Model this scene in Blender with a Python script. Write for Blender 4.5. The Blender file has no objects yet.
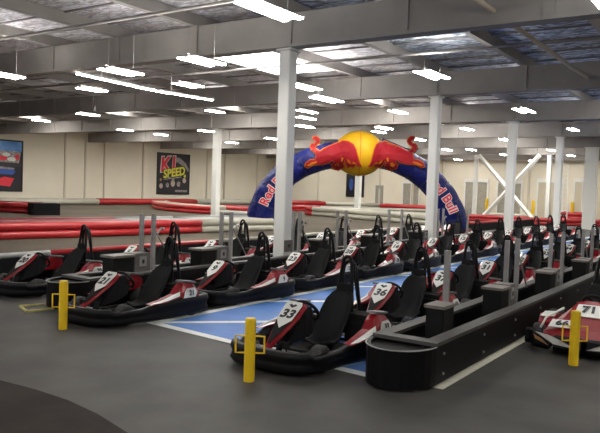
import bpy, bmesh, math, random
from mathutils import Vector, Matrix
random.seed(7)
PI = math.pi
C = bpy.context.scene.collection
sc = bpy.context.scene

# ---------------------------------------------------------------- camera
F_PX, CAM_H = 680.0, 1.85
d1 = Vector((762-300, -(203-216.5), -F_PX)).normalized()     # the direction of the pit lanes, seen by the camera
up = Vector((1, -.035, 0)).cross(d1).normalized()
if up.y < 0: up = -up
rt = d1.cross(up)
RW = Matrix((rt, d1, up))                                     # camera axes -> world axes
cd = bpy.data.cameras.new('camera'); cam = bpy.data.objects.new('camera', cd); C.objects.link(cam)
cd.sensor_width = 36; cd.lens = F_PX/600*36; cd.clip_end = 300
cam.matrix_world = Matrix.Translation((0, 0, CAM_H)) @ RW.to_4x4()
sc.camera = cam
def ray(x, y): return RW @ Vector((x-300, -(y-216.5), -F_PX))
def atz(x, y, z=0.0):
    v = ray(x, y); return Vector((0, 0, CAM_H)) + v*((z-CAM_H)/v.z)
def atY(x, y, Y):
    v = ray(x, y); return Vector((0, 0, CAM_H)) + v*(Y/v.y)
def atX(x, y, X):
    v = ray(x, y); return Vector((0, 0, CAM_H)) + v*(X/v.x)

# ---------------------------------------------------------------- materials
def mat(name, col, rough=.6, metal=0., emit=None, estr=0., noise=None, bump=None, spec=None, coat=None):
    m = bpy.data.materials.new(name); m.use_nodes = True
    nt = m.node_tree; b = nt.nodes['Principled BSDF']
    b.inputs['Base Color'].default_value = (*col, 1)
    b.inputs['Roughness'].default_value = rough; b.inputs['Metallic'].default_value = metal
    if spec is not None: b.inputs['Specular IOR Level'].default_value = spec
    if coat is not None: b.inputs['Coat Weight'].default_value = coat
    if emit: b.inputs['Emission Color'].default_value = (*emit, 1); b.inputs['Emission Strength'].default_value = estr
    tc = nt.nodes.new('ShaderNodeTexCoord')
    if noise:                                                # (scale, second colour, low, high[, stretch])
        n = nt.nodes.new('ShaderNodeTexNoise'); n.inputs['Scale'].default_value = noise[0]; n.inputs['Detail'].default_value = 6
        r = nt.nodes.new('ShaderNodeValToRGB'); r.color_ramp.elements[0].position = noise[2]; r.color_ramp.elements[1].position = noise[3]
        r.color_ramp.elements[0].color = (*col, 1); r.color_ramp.elements[1].color = (*noise[1], 1)
        src = tc.outputs['Object']
        if len(noise) > 4:
            mp = nt.nodes.new('ShaderNodeMapping'); mp.inputs['Scale'].default_value = noise[4]
            nt.links.new(src, mp.inputs[0]); src = mp.outputs[0]
        nt.links.new(src, n.inputs['Vector']); nt.links.new(n.outputs['Fac'], r.inputs[0]); nt.links.new(r.outputs[0], b.inputs['Base Color'])
    if bump:                                                 # (scale, strength, distance)
        n = nt.nodes.new('ShaderNodeTexNoise'); n.inputs['Scale'].default_value = bump[0]; n.inputs['Detail'].default_value = 5
        k = nt.nodes.new('ShaderNodeBump'); k.inputs['Strength'].default_value = bump[1]; k.inputs['Distance'].default_value = bump[2]
        nt.links.new(tc.outputs['Object'], n.inputs['Vector']); nt.links.new(n.outputs['Fac'], k.inputs['Height']); nt.links.new(k.outputs[0], b.inputs['Normal'])
    return m
M = dict(
    floor=mat('dark rubbed asphalt', (.038, .035, .032), .62, noise=(1.3, (.072, .066, .060), .36, .66), bump=(60, .15, .01), spec=.35),
    carpet=mat('brown floor covering', (.018, .012, .010), .8, noise=(2.2, (.034, .024, .021), .42, .72), spec=.2),
    track=mat('beige concrete', (.085, .072, .055), .85, noise=(.35, (.118, .10, .078), .35, .7), spec=.1),
    wall=mat('cream painted wall', (.76, .70, .57), .8, noise=(.5, (.82, .76, .63), .3, .7)),
    wallseam=mat('cream wall joint', (.62, .565, .455), .8),
    white=mat('white painted steel', (.80, .80, .76), .5),
    beam=mat('grey painted beam', (.27, .25, .235), .75, noise=(1.5, (.32, .298, .28), .3, .7)),
    beamtan=mat('tan timber beam', (.50, .42, .33), .7),
    deckdark=mat('roof joists', (.22, .21, .21), .7),
    pipe=mat('grey pipe', (.34, .32, .31), .5, .3),
    blue=mat('blue lane paint', (.065, .185, .52), .6, noise=(2.5, (.09, .235, .60), .35, .7)),
    line=mat('white line paint', (.80, .81, .78), .5, noise=(9, (.66, .66, .62), .5, .8)),
    linew=mat('worn cream line paint', (.66, .63, .52), .6, noise=(12, (.50, .47, .39), .5, .8)),
    black=mat('black plastic', (.003, .003, .004), .5, spec=.22),
    blackm=mat('matt black', (.006, .006, .006), .7, spec=.25),
    seat=mat('black seat shell', (.0055, .0055, .006), .6, spec=.22),
    tire=mat('tyre rubber', (.022, .021, .021), .75, noise=(25, (.045, .043, .042), .4, .7)),
    metal=mat('grey steel', (.42, .41, .40), .38, .7),
    post=mat('galvanised post', (.28, .27, .265), .5, .2, noise=(8, (.36, .35, .34), .3, .7)),
    red=mat('red gloss plastic', (.34, .010, .018), .28, coat=.3),
    kred=mat('dark red gloss', (.25, .006, .012), .3, coat=.25),
    kwhite=mat('white gloss plastic', (.74, .74, .70), .4),
    ink=mat('black lettering', (.012, .012, .012), .5),
    grey=mat('grey pod top', (.20, .20, .20), .45),
    tan=mat('orange tan plate', (.42, .20, .08), .5),
    yellow=mat('yellow paint', (.86, .56, .012), .42, noise=(14, (.72, .45, .01), .55, .85)),
    yellowd=mat('dull yellow paint', (.50, .42, .14), .7, noise=(20, (.3, .28, .12), .4, .7)),
    bar_red=mat('red barrier plastic', (.40, .016, .020), .35, noise=(1.5, (.46, .022, .026), .3, .7)),
    bar_dred=mat('deep red barrier top', (.20, .014, .022), .5),
    bar_white=mat('cream barrier plastic', (.40, .385, .31), .4, noise=(1.5, (.46, .445, .37), .3, .7)),
    bar_grey=mat('pale grey barrier top', (.27, .275, .26), .5),
    bar_black=mat('black barrier skirt', (.005, .005, .007), .6, spec=.2),
    skirt=mat('black rubber skirt', (.0035, .003, .0035), .5, spec=.18),
    deck=mat('grey plank', (.05, .047, .045), .6, noise=(7, (.075, .07, .066), .3, .7)),
    boxtop=mat('tan grey box lid', (.15, .13, .115), .6, noise=(9, (.20, .175, .155), .3, .7)),
    boxgrey=mat('grey cabinet', (.10, .094, .088), .55, noise=(9, (.14, .132, .124), .3, .7)),
    archblue=mat('blue inflatable cloth', (.004, .008, .105), .45, bump=(2.5, .7, .2), spec=.25),
    archyel=mat('yellow inflatable cloth', (.46, .265, .006), .55, spec=.2),
    archred=mat('red bull cloth', (.25, .006, .012), .6, spec=.2),
    archor=mat('orange outline', (.46, .13, .010), .6, spec=.2),
    archnavy=mat('navy cloth', (.006, .010, .06), .45),
    tube=mat('lit tube', (1, 1, 1), .5, emit=(1.0, .965, .90), estr=46),
    farfill=mat('added fill panel', (1, 1, 1), .5, emit=(1.0, .97, .90), estr=14),  # glow of the panels added over the far bays
    sky=mat('bright skylight', (1, 1, 1), .5, emit=(.96, .98, 1.0), estr=7),
    poster=mat('dark poster', (.012, .012, .02), .4),
    frame=mat('black frame', (.01, .01, .01), .5),
    doorg=mat('grey door', (.34, .33, .29), .6),
    doorm=mat('roller mesh', (.30, .28, .23), .6, noise=(5, (.35, .33, .27), .4, .6)),
    doorb=mat('beige roller door', (.58, .53, .41), .7),
    gold=mat('poster gold', (.75, .72, .05), .5), pred=mat('poster red', (.75, .03, .06), .5),
    psky=mat('poster blue sky', (.06, .22, .62), .5, noise=(1.4, (.20, .42, .80), .35, .7)), pblue=mat('poster blue', (.03, .10, .42), .5),
    pgrey=mat('poster grey', (.24, .23, .24), .5, noise=(6, (.5, .4, .38), .45, .65)), pskin=mat('poster pale', (.52, .42, .36), .6),
    pdark=mat('poster charcoal', (.03, .03, .04), .5),
)
# silver roof insulation: crumpled foil between the joists
def foil(name, a, b_):
    m = bpy.data.materials.new(name); m.use_nodes = True; nt = m.node_tree; b = nt.nodes['Principled BSDF']
    tc = nt.nodes.new('ShaderNodeTexCoord'); mp = nt.nodes.new('ShaderNodeMapping'); mp.inputs['Scale'].default_value = (.6, 1.7, 1)
    n = nt.nodes.new('ShaderNodeTexNoise'); n.inputs['Scale'].default_value = 3.6; n.inputs['Detail'].default_value = 9; n.inputs['Distortion'].default_value = 2.0
    r = nt.nodes.new('ShaderNodeValToRGB'); r.color_ramp.elements[0].position = .42; r.color_ramp.elements[1].position = .58
    r.color_ramp.elements[0].color = (*a, 1); r.color_ramp.elements[1].color = (*b_, 1)
    k = nt.nodes.new('ShaderNodeBump'); k.inputs['Strength'].default_value = .8; k.inputs['Distance'].default_value = .12
    L = nt.links.new
    L(tc.outputs['Object'], mp.inputs[0]); L(mp.outputs[0], n.inputs['Vector']); L(n.outputs['Fac'], r.inputs[0]); L(r.outputs[0], b.inputs['Base Color'])
    L(n.outputs['Fac'], k.inputs['Height']); L(k.outputs[0], b.inputs['Normal'])
    b.inputs['Metallic'].default_value = .12; b.inputs['Roughness'].default_value = .45
    return m
M['foil'] = foil('silver blue foil', (.15, .17, .22), (.80, .88, 1.0))
M['foilw'] = foil('white vinyl insulation', (.34, .33, .36), (.74, .73, .79))

# ---------------------------------------------------------------- helpers
def bx(bm, lo, hi, rot=None, piv=None):
    r = bmesh.ops.create_cube(bm, size=1)
    s = [hi[i]-lo[i] for i in range(3)]; c = [(hi[i]+lo[i])/2 for i in range(3)]
    bmesh.ops.scale(bm, vec=s, verts=r['verts']); bmesh.ops.translate(bm, vec=c, verts=r['verts'])
    if rot: bmesh.ops.rotate(bm, cent=piv or c, matrix=rot, verts=r['verts'])
    return r['verts']
def tube(bm, pts, r, n=8, closed=False, caps=True, r2=None):
    pts = [Vector(p) for p in pts]; N = len(pts); rings = []
    prev = None
    for i, p in enumerate(pts):
        if closed: t = pts[(i+1) % N]-pts[i-1]
        else: t = pts[min(i+1, N-1)]-pts[max(i-1, 0)]
        t.normalize()
        a = prev if prev is not None else (Vector((0, 0, 1)) if abs(t.z) < .9 else Vector((1, 0, 0)))
        u = a - t*a.dot(t)
        if u.length < 1e-5: u = Vector((0, 1, 0)) - t*t.y
        u.normalize(); w = t.cross(u); prev = u
        rad = r[i] if isinstance(r, (list, tuple)) else r
        ry = r2 if r2 else rad
        rings.append([bm.verts.new(p + u*math.cos(2*PI*k/n)*rad + w*math.sin(2*PI*k/n)*ry) for k in range(n)])
    for i in range(N if closed else N-1):
        A, B = rings[i], rings[(i+1) % N]
        for k in range(n): bm.faces.new((A[k], A[(k+1) % n], B[(k+1) % n], B[k]))
    if caps and not closed:
        bm.faces.new(rings[0][::-1]); bm.faces.new(rings[-1])
def cyl(bm, p, q, r, n=12): tube(bm, [p, q], r, n)
def loft(bm, rings, caps=True, closed=False):
    R = [[bm.verts.new(p) for p in ring] for ring in rings]; n = len(R[0])
    for i in range(len(R) if closed else len(R)-1):
        A, B = R[i], R[(i+1) % len(R)]
        for k in range(n): bm.faces.new((A[k], A[(k+1) % n], B[(k+1) % n], B[k]))
    if caps and not closed: bm.faces.new(R[0][::-1]); bm.faces.new(R[-1])
def extr(bm, poly, depth):                                   # poly: points in a plane; depth: vector
    a = [bm.verts.new(p) for p in poly]; b = [bm.verts.new(Vector(p)+Vector(depth)) for p in poly]; n = len(a)
    bm.faces.new(a); bm.faces.new(b[::-1])
    for k in range(n): bm.faces.new((a[k], b[k], b[(k+1) % n], a[(k+1) % n]))
def mesh(name, bm, m, smooth=False, bevel=0):
    if bevel: bmesh.ops.bevel(bm, geom=[e for e in bm.edges], offset=bevel, segments=2, affect='EDGES', clamp_overlap=True)
    bmesh.ops.recalc_face_normals(bm, faces=bm.faces)
    me = bpy.data.meshes.new(name); bm.to_mesh(me); bm.free(); me.materials.append(m)
    if smooth:
        for p in me.polygons: p.use_smooth = True
    return me
def link(name, me, parent=None, loc=(0, 0, 0)):
    o = bpy.data.objects.new(name, me); C.objects.link(o)
    if parent is not None: o.parent = parent
    o.location = loc
    return o
def obj(name, bm, m, parent=None, smooth=False, bevel=0, loc=(0, 0, 0)):
    return link(name, mesh(name, bm, m, smooth, bevel), parent, loc)
def tag(o, label, cat, group=None, kind=None):
    o['label'] = label; o['category'] = cat
    if group: o['group'] = group
    if kind: o['kind'] = kind
    return o
def thing(name, label, cat, loc=(0, 0, 0), rz=0, group=None):
    o = bpy.data.objects.new(name, None); C.objects.link(o); o.location = loc; o.rotation_euler = (0, 0, rz); o.empty_display_size = .2
    return tag(o, label, cat, group)
def struct(name, bm, m, **k):
    o = obj(name, bm, m, **k); o['kind'] = 'structure'; return o
def box1(lo, hi):
    bm = bmesh.new(); bx(bm, lo, hi); return bm
def copy_tree(o, parent=None):
    c = o.copy(); C.objects.link(c); c.parent = parent
    for ch in list(o.children): copy_tree(ch, c)
    return c
TX = {}
def text_mesh(s, size, m, bold=.0, depth=.003, shear=0., sx=1.):
    key = (s, size, m.name, bold, depth, shear, sx)
    if key in TX: return TX[key]
    cu = bpy.data.curves.new('lettering', 'FONT'); cu.body = s; cu.size = size; cu.align_x = 'CENTER'; cu.align_y = 'CENTER'
    cu.offset = bold; cu.extrude = depth; cu.shear = shear; cu.resolution_u = 3
    o = bpy.data.objects.new('lettering', cu); C.objects.link(o); bpy.context.view_layer.update()
    me = bpy.data.meshes.new_from_object(o.evaluated_get(bpy.context.evaluated_depsgraph_get()))
    bpy.data.objects.remove(o); me.materials.clear(); me.materials.append(m)
    if sx != 1:
        for v in me.vertices: v.co.x *= sx
    TX[key] = me; return me
def frame_mat(origin, xdir, ydir):
    x = Vector(xdir).normalized(); z = x.cross(Vector(ydir)).normalized(); y = z.cross(x)
    m = Matrix((x, y, z)).transposed().to_4x4(); m.translation = Vector(origin); return m
def place(o, mtx): o.matrix_local = mtx; return o

# ---------------------------------------------------------------- the room
XL, YB, ZC = -42.4, 56.8, 5.45
struct('floor', box1((XL-.3, -6, -.2), (9, YB+.3, 0)), M['floor'])
struct('floor_track', box1((XL, -4, 0), (-11.75, YB, .006)), M['track'])
bm = bmesh.new()
cp = [atz(*p) for p in [(0, 381), (35, 390), (68, 401), (98, 415), (128, 434)]]
extr(bm, [Vector((p.x, p.y, .0)) for p in cp] + [Vector((-2.2, 2.2, 0)), Vector((-2.2, .3, 0)), Vector((-7, .3, 0)), Vector((-7.4, 3.1, 0))], (0, 0, .008))
struct('floor_covering', bm, M['carpet'])
struct('wall_left', box1((XL-.3, -4, 0), (XL, YB+.3, ZC+.22)), M['wall'])
struct('wall_back', box1((XL, YB, 0), (9, YB+.3, ZC+.22)), M['wall'])
struct('wall_right', box1((8.7, -4, 0), (9, YB, ZC+.22)), M['wall'])
# roof: insulation, beams along the lanes, small joists across, girders on the column lines
struct('ceiling', box1((XL, -4, ZC+.17), (9, YB, ZC+.22)), M['foil'])
struct('ceiling_insulation', box1((XL, -4, ZC+.15), (-8.1, YB, ZC+.169)), M['foilw'])
PX = [-8.1+2.56*k for k in range(-13, 7)]
for i, x in enumerate(PX):
    if x < XL+.5 or x > 8: continue
    b = box1((x-.075, -4, ZC-.11), (x+.075, YB, ZC+.149))
    struct('trim_roof_beam', b, M['beamtan'] if i in (15,) else M['beam'])
bm = bmesh.new()
y = -3.7
while y < YB: bx(bm, (XL, y-.02, ZC+.11), (8.7, y+.02, ZC+.149)); y += 1.22
struct('trim_roof_joists', bm, M['deckdark'])
GY = [11.4+7.45*k for k in range(-1, 7)]
for gy in GY:
    bm = bmesh.new()
    bx(bm, (XL, gy-.10, 4.72), (8.7, gy+.10, 5.34))
    bx(bm, (XL, gy-.16, 4.66), (8.7, gy+.16, 4.72))
    for x in PX:
        if XL < x < 8.6: bx(bm, (x-.10, gy-.14, 4.72), (x+.10, gy+.14, 5.34))
    struct('trim_roof_girder', bm, M['beam'])
# wall panel joints and shallow pilasters
for i, yy in enumerate([24.0, 31.6, 33.4, 35.2, 39.2, 47, 49.5, 54.5]):
    struct('trim_wall_joint', box1((XL, yy-.06, 0), (XL+.10, yy+.06, 5.3)), M['wallseam'])
for xx in [-40, -36.4, -29.6, -26.2, -23.4, -15.9, -10.2, -7.5]:
    struct('trim_wall_joint', box1((xx-.07, YB-.12, 0), (xx+.07, YB, 5.3)), M['wallseam'])

# skylight between the beams
sp = [atz(221, 59, ZC-.14), atz(276, 74.5, ZC-.14)]
sx = (sp[0].x+sp[1].x)/2; sw = atz(293, 58, ZC-.14).x-sx
bm = bmesh.new(); bx(bm, (sx, sp[0].y-.3, ZC-.14), (sx+sw, sp[1].y, ZC-.125)); w1 = struct('window_1', bm, M['sky'])
bm = bmesh.new()
for lo, hi in (((sx-.05, sp[0].y-.35, ZC-.15), (sx, sp[1].y+.05, ZC+.14)), ((sx+sw, sp[0].y-.35, ZC-.15), (sx+sw+.05, sp[1].y+.05, ZC+.14)), ((sx, sp[1].y, ZC-.15), (sx+sw, sp[1].y+.05, ZC+.14))): bx(bm, lo, hi)
obj('window_frame', bm, M['white'], w1)
n = 2
for yy in (23.5, 31, 38.5, 46, 52.3):  # unseen glowing panels above the girders, added to brighten far walls and floor
    for xx in (-36, -28.3, -20.6, -12.9, -2.7):
        bm = bmesh.new(); bx(bm, (xx-1.0, yy-1.6, ZC+.12), (xx+1.0, yy+1.6, ZC+.14)); struct('window_%d' % n, bm, M['farfill']); n += 1

# columns on the main line and on the left line
def column(x, y, w, label, z1=4.66):
    t = thing('steel_column', label, 'column', (x, y, 0), group='white roof columns')
    obj('shaft', box1((-w/2, -w/2, .02), (w/2, w/2, z1-.04)), M['white'], t, bevel=.012)
    bm = bmesh.new(); bx(bm, (-w/2-.06, -w/2-.06, 0), (w/2+.06, w/2+.06, .02)); obj('base_plate', bm, M['white'], t)
    bm = bmesh.new(); bx(bm, (-w/2-.05, -w/2-.05, z1-.04), (w/2+.05, w/2+.05, z1)); obj('cap_plate', bm, M['white'], t)
    return t
col1 = column(-8.22, 11.5, .27, 'nearest wide white square column, its foot in the pit barrier')
ob = bmesh.new(); bx(ob, (.136, -.13, .50), (.18, .13, .74)); obx = obj('outlet_box', ob, M['boxgrey'], col1, bevel=.006)
ob = bmesh.new(); bx(ob, (.181, -.035, .59), (.188, .035, .66)); obj('socket', ob, M['ink'], obx)
column(-8.12, 18.95, .27, 'white square column just left of the arch lettering, second nearest')
column(-8.12, 26.45, .30, 'white square column in front of the crossed white braces')
column(-8.12, 33.9, .30, 'white square column right of the crossed braces')
column(-8.12, 41.3, .62, 'broad white column at the right edge of the photo')
column(-23.2, 26.45, .33, 'white column standing left of the blue arch')
column(-23.2, 41.3, .36, 'white column seen under the yellow globe of the arch')
for px, lb in ((473, 'thin white post left of the crossed braces'), (546, 'thin white post right of the crossed braces')):
    p = atY(px+1, 214, 48)
    t = thing('brace_post', lb, 'post', (p.x, 48, 0))
    obj('shaft', box1((-.13, -.13, 0), (.13, .13, 4.6)), M['white'], t)
def bar(bm, p, q, w):
    p, q = Vector(p), Vector(q); tube(bm, [p, q], w, 4)
t = thing('cross_brace', 'white X shaped steel bracing between two thin posts', 'brace', (0, 47.6, 0))
for a, b in (((479, 155), (534, 216)), ((540, 155), (482, 216))):
    A, B = atY(a[0], a[1], 47.6), atY(b[0], b[1], 47.6)
    bm = bmesh.new(); bar(bm, (A.x, 0 if a[1] == 155 else .16, A.z), (B.x, 0, .10), .15); obj('brace_bar', bm, M['white'], t)

# doors and openings of the back wall
def door(n, x0, x1, ztop, m, framem):
    bm = bmesh.new(); bx(bm, (x0, YB-.06, 0), (x1, YB-.01, ztop)); d = struct('door_%d' % n, bm, m)
    bm = bmesh.new(); w = .12
    bx(bm, (x0-w, YB-.12, 0), (x0, YB-.01, ztop)); bx(bm, (x1, YB-.12, 0), (x1+w, YB-.01, ztop)); bx(bm, (x0-w, YB-.14, ztop), (x1+w, YB-.01, ztop+.30))
    bx(bm, ((x0+x1)/2-.04, YB-.09, 0), ((x0+x1)/2+.04, YB-.05, ztop))
    obj('door_frame', bm, framem, d)
def xs(px, py=195): return atY(px, py, YB).x
door(1, xs(377), xs(382), 1.95, M['doorg'], M['doorg'])
door(2, xs(403.5), xs(419), 2.5, M['doorm'], M['white'])
door(3, xs(465.5), xs(487), 2.75, M['doorm'], M['white'])
door(4, xs(498), xs(521), 2.75, M['doorm'], M['white'])
door(5, xs(538), xs(562), 2.9, M['doorb'], M['white'])
door(6, xs(575), xs(590), 3.0, M['doorb'], M['white'])
for px, lb in ((490, 'yellow post beside the roller door left of the braces'), (536, 'yellow post at the roller door right of the braces'), (575, 'yellow post at the foot of the tall ladder')):
    x = xs(px); bm = bmesh.new(); tube(bm, [(0, 0, 0), (0, 0, 1.35), (0, 0, 1.42)], [.13, .13, .05], 10)
    o = obj('guard_post', bm, M['yellow'], smooth=False, loc=(x, YB-.7, 0)); tag(o, lb, 'post')
# rolling ladder
x = xs(566); t = thing('step_ladder', 'tall aluminium ladder leaning at the back wall behind the right columns', 'ladder', (x, YB-.9, 0))
for s in (-1, 1):
    bm = bmesh.new(); tube(bm, [(s*.45, -.4, 0), (s*.18, .3, 4.3)], .035, 6); obj('side_rail', bm, M['white'], t)
for k in range(11):
    f = (k+1)/12; hw = .45-.27*f; bm = bmesh.new(); tube(bm, [(-hw, -.4+.7*f, 4.3*f), (hw, -.4+.7*f, 4.3*f)], .025, 6); obj('rung', bm, M['white'], t)

# ---------------------------------------------------------------- posters
def wall_frame(origin_lo, w, h, normal):                     # local frame: x right, y up, z out of the wall
    if normal == 'X': return frame_mat(origin_lo, (0, 1, 0), (0, 0, 1))
    return frame_mat(origin_lo, (1, 0, 0), (0, 0, 1))
def flat(name, poly, m, parent, z=.045, d=.006):
    bm = bmesh.new(); extr(bm, [Vector((p[0], p[1], z)) for p in poly], (0, 0, d)); return obj(name, bm, m, parent)
def disc(cx, cy, rx, ry, n=10): return [(cx+rx*math.cos(2*PI*k/n), cy+ry*math.sin(2*PI*k/n)) for k in range(n)]
def poster(label, mtx, w, h):
    t = thing('wall_poster', label, 'poster'); t.matrix_world = mtx
    bm = bmesh.new(); bx(bm, (0, 0, 0), (w, h, .04)); obj('backing', bm, M['poster'], t)
    bm = bmesh.new()
    for lo, hi in (((0, 0, .03), (w, .09, .07)), ((0, h-.09, .03), (w, h, .07)), ((0, 0, .03), (.09, h, .07)), ((w-.09, 0, .03), (w, h, .07))): bx(bm, lo, hi)
    obj('frame', bm, M['frame'], t); return t
# karting brand poster: 40.7..44.7 along the wall
pw, ph = 3.95, 3.56
t = poster('dark poster with red and yellow racing lettering', frame_mat((XL+.01, 40.75, .80), (0, 1, 0), (0, 0, 1)), pw, ph)
flat('arch_stripe', [(1.9, 3.3), (2.7, 3.2), (3.4, 2.8), (3.8, 2.3), (3.8, 2.0), (3.3, 2.35), (2.6, 2.75), (1.9, 2.9)], M['pgrey'], t, .042)
for (s, sz, m, x, y, z, b, r) in (('K1', 1.75, M['kwhite'], 1.32, 2.55, .050, .12, .08), ('K1', 1.70, M['pred'], 1.32, 2.55, .056, .07, .08),
                                   ('SPEED', 1.05, M['ink'], 2.0, 1.86, .062, .07, .15), ('SPEED', .98, M['gold'], 2.0, 1.88, .068, .035, .15)):
    o = link('lettering', text_mesh(s, sz, m, b, .003, .15), t); o.location = (x, y, z); o.rotation_euler = (0, 0, r)
flat('banner', [(.8, 1.42), (2.9, 1.66), (2.9, 1.50), (.8, 1.24)], M['pgrey'], t)
for x, y, r, m in ((1.9, .95, .26, 'pskin'), (.5, .72, .2, 'pskin'), (3.3, 1.25, .22, 'pskin'), (1.25, .8, .2, 'pgrey'), (2.6, .92, .22, 'pgrey'), (1.9, 1.25, .18, 'pgrey'), (.45, 1.25, .12, 'tan'), (3.35, 1.65, .14, 'gold')):
    flat('portrait_spot', disc(x, y, r, r*1.1), M[m], t, .044)
flat('caption_strip', [(2.2, .22), (3.7, .22), (3.7, .40), (2.2, .40)], M['pgrey'], t)
# racing picture poster at the left edge
y0 = 24.0; pw = 4.15
t = poster('dark racing picture poster with blue sky at the left edge', frame_mat((XL+.01, y0, .84), (0, 1, 0), (0, 0, 1)), pw, 3.5)
flat('sky_area', [(.1, 2.75), (pw-.1, 2.75), (pw-.1, 3.4), (.1, 3.4)], M['psky'], t)
flat('crowd_area', [(.1, 2.05), (pw-.3, 1.95), (pw-.15, 2.75), (.1, 2.8)], M['pgrey'], t, .043)
for x, y, rx, ry, m in ((2.6, 2.25, .4, .16, 'pred'), (3.3, 2.2, .35, .15, 'kwhite'), (2.9, 2.5, .3, .14, 'kwhite'), (3.7, 2.35, .18, .2, 'pred'), (2.1, 2.35, .3, .2, 'kwhite'), (1.4, 2.3, .3, .2, 'pred')):
    flat('car_shape', disc(x, y, rx, ry), M[m], t, .052)
flat('road_area', [(.1, 1.6), (pw-.1, 1.7), (pw-.1, 1.95), (.1, 1.9)], M['pdark'], t)
flat('blue_car', [(1.7, 1.2), (3.4, 1.15), (3.6, 1.4), (3.1, 1.62), (2.0, 1.6)], M['pblue'], t, .05)
flat('pale_car', [(1.6, 1.55), (3.5, 1.5), (3.5, 1.62), (2.2, 1.7)], M['pgrey'], t, .054)
flat('red_kart', [(2.0, .45), (3.2, .35), (3.5, .9), (2.8, 1.0), (2.1, .8)], M['pred'], t, .05)
# dark poster under the arch
t = poster('narrow dark poster on the back wall under the arch', frame_mat((-33.2, YB-.01, 1.05), (1, 0, 0), (0, 0, 1)), 1.95, 2.2)
flat('figure_shape', disc(.55, 1.2, .22, .6), M['pblue'], t); flat('figure_shape', disc(1.5, 1.3, .2, .55), M['pgrey'], t)

# ---------------------------------------------------------------- painted lane
BL, BR = -6.50, -3.12
lane = thing('painted_lane', 'blue painted pit lane with white border and diagonal stripes', 'floor marking', (0, 0, 0)); lane['kind'] = 'structure'
Y0, Y1 = 6.27, 36.0
fr = [Vector((BL, Y0, 0)), Vector((BR, Y0-.33, 0))]
bm = bmesh.new(); extr(bm, [fr[0], fr[1], Vector((BR, Y1, 0)), Vector((BL, Y1, 0))], (0, 0, .004)); obj('blue_field', bm, M['blue'], lane)
def strip(pts, w, name='white_stripe', m=M['line'], parent=lane, z=.004):
    a, b = Vector(pts[0]), Vector(pts[1]); d = (b-a).normalized(); n = Vector((-d.y, d.x, 0))*w/2
    bm = bmesh.new(); extr(bm, [a-n+Vector((0, 0, z)), b-n+Vector((0, 0, z)), b+n+Vector((0, 0, z)), a+n+Vector((0, 0, z))], (0, 0, .003)); return obj(name, bm, m, parent)
strip(((BL, Y0-.03, 0), (BL, Y1, 0)), .13, 'white_border'); strip(((BL-.06, Y0, 0), (BR, Y0-.33, 0)), .13, 'white_border')
for k in range(12):
    ys = 6.35+2.33*k; strip(((BL+.05, ys, 0), (BR-.1, ys+3.35, 0)), .12, z=.0042)
o = strip(((-2.43, 6.0, 0), (-2.43, 20, 0)), .105, 'lane_line', M['linew'], None, 0); tag(o, 'worn cream line painted along the foot of the right pit barrier', 'floor marking')

# yellow plate lying on the floor
pts = [atz(*p) for p in [(20, 307), (50, 305), (53, 309.5), (27, 312.5)]]
bm = bmesh.new(); 
for i in range(4): tube(bm, [pts[i]+Vector((0, 0, .012)), pts[(i+1) % 4]+Vector((0, 0, .012))], .02, 6)
t = obj('floor_bracket', bm, M['yellowd']); tag(t, 'dull yellow metal frame lying flat on the floor by the kart at left', 'bracket')

# ---------------------------------------------------------------- pit barriers with charger units
def pit_barrier(xc, hw, y0, y1, H, label, nose=.42):
    t = thing('pit_barrier', label, 'barrier', (xc, y0, 0))
    path = [(hw, y1-y0)] + [(hw, .62)] + [(hw*math.cos(a), .62-nose*math.sin(a)) for a in [PI*k/14 for k in range(0, 15)]] + [(-hw, .62), (-hw, y1-y0)]
    bm = bmesh.new()
    rings = []
    for i, (x, y) in enumerate(path):
        rings.append([(x, y, .02), (x, y, H), (x*.90, y+(.03 if y < .6 else 0), H), (x*.90, y+(.03 if y < .6 else 0), .02)])
    loft(bm, rings); obj('skirt', bm, M['skirt'], t)
    bm = bmesh.new(); tube(bm, [(x*1.01, y-(.008 if y < .62 else 0), H) for x, y in path[1:-1]], .006, 6); obj('edge_strip', bm, M['post'], t)
    bm = bmesh.new(); extr(bm, [Vector((x*.9, y+.03, H-.05)) for x, y in path[2:-1]], (0, 0, .02)); obj('nose_cover', bm, M['blackm'], t)
    w = .15
    for name, lo, hi in (('plank', (-hw, .62, H), (hw, .62+w, H+.035)), ('plank', (-hw, .62+w, H), (-hw+w, y1-y0, H+.035)), ('plank', (hw-w, .62+w, H), (hw, y1-y0, H+.035))):
        obj(name, box1(lo, hi), M['deck'], t)
    bm = bmesh.new(); bx(bm, (-hw+.03, .62, .02), (hw-.03, y1-y0, .10)); obj('base_board', bm, M['blackm'], t)
    for k in range(12):
        yy = .8+1.15*k
        if yy > y1-y0: break
        for zz in (.1, H-.09):
            bm = bmesh.new(); tube(bm, [(hw-.01, yy, zz), (hw+.012, yy, zz)], .014, 8); obj('bolt', bm, M['metal'], t)
    return t
pit_barrier(-2.80, .34, 5.38, 24, .385, 'black pit barrier with rounded end and grey planks at front right')
pit_barrier(-8.26, .32, 5.75, 26, .385, 'black pit barrier between the two left rows of karts')

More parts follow.
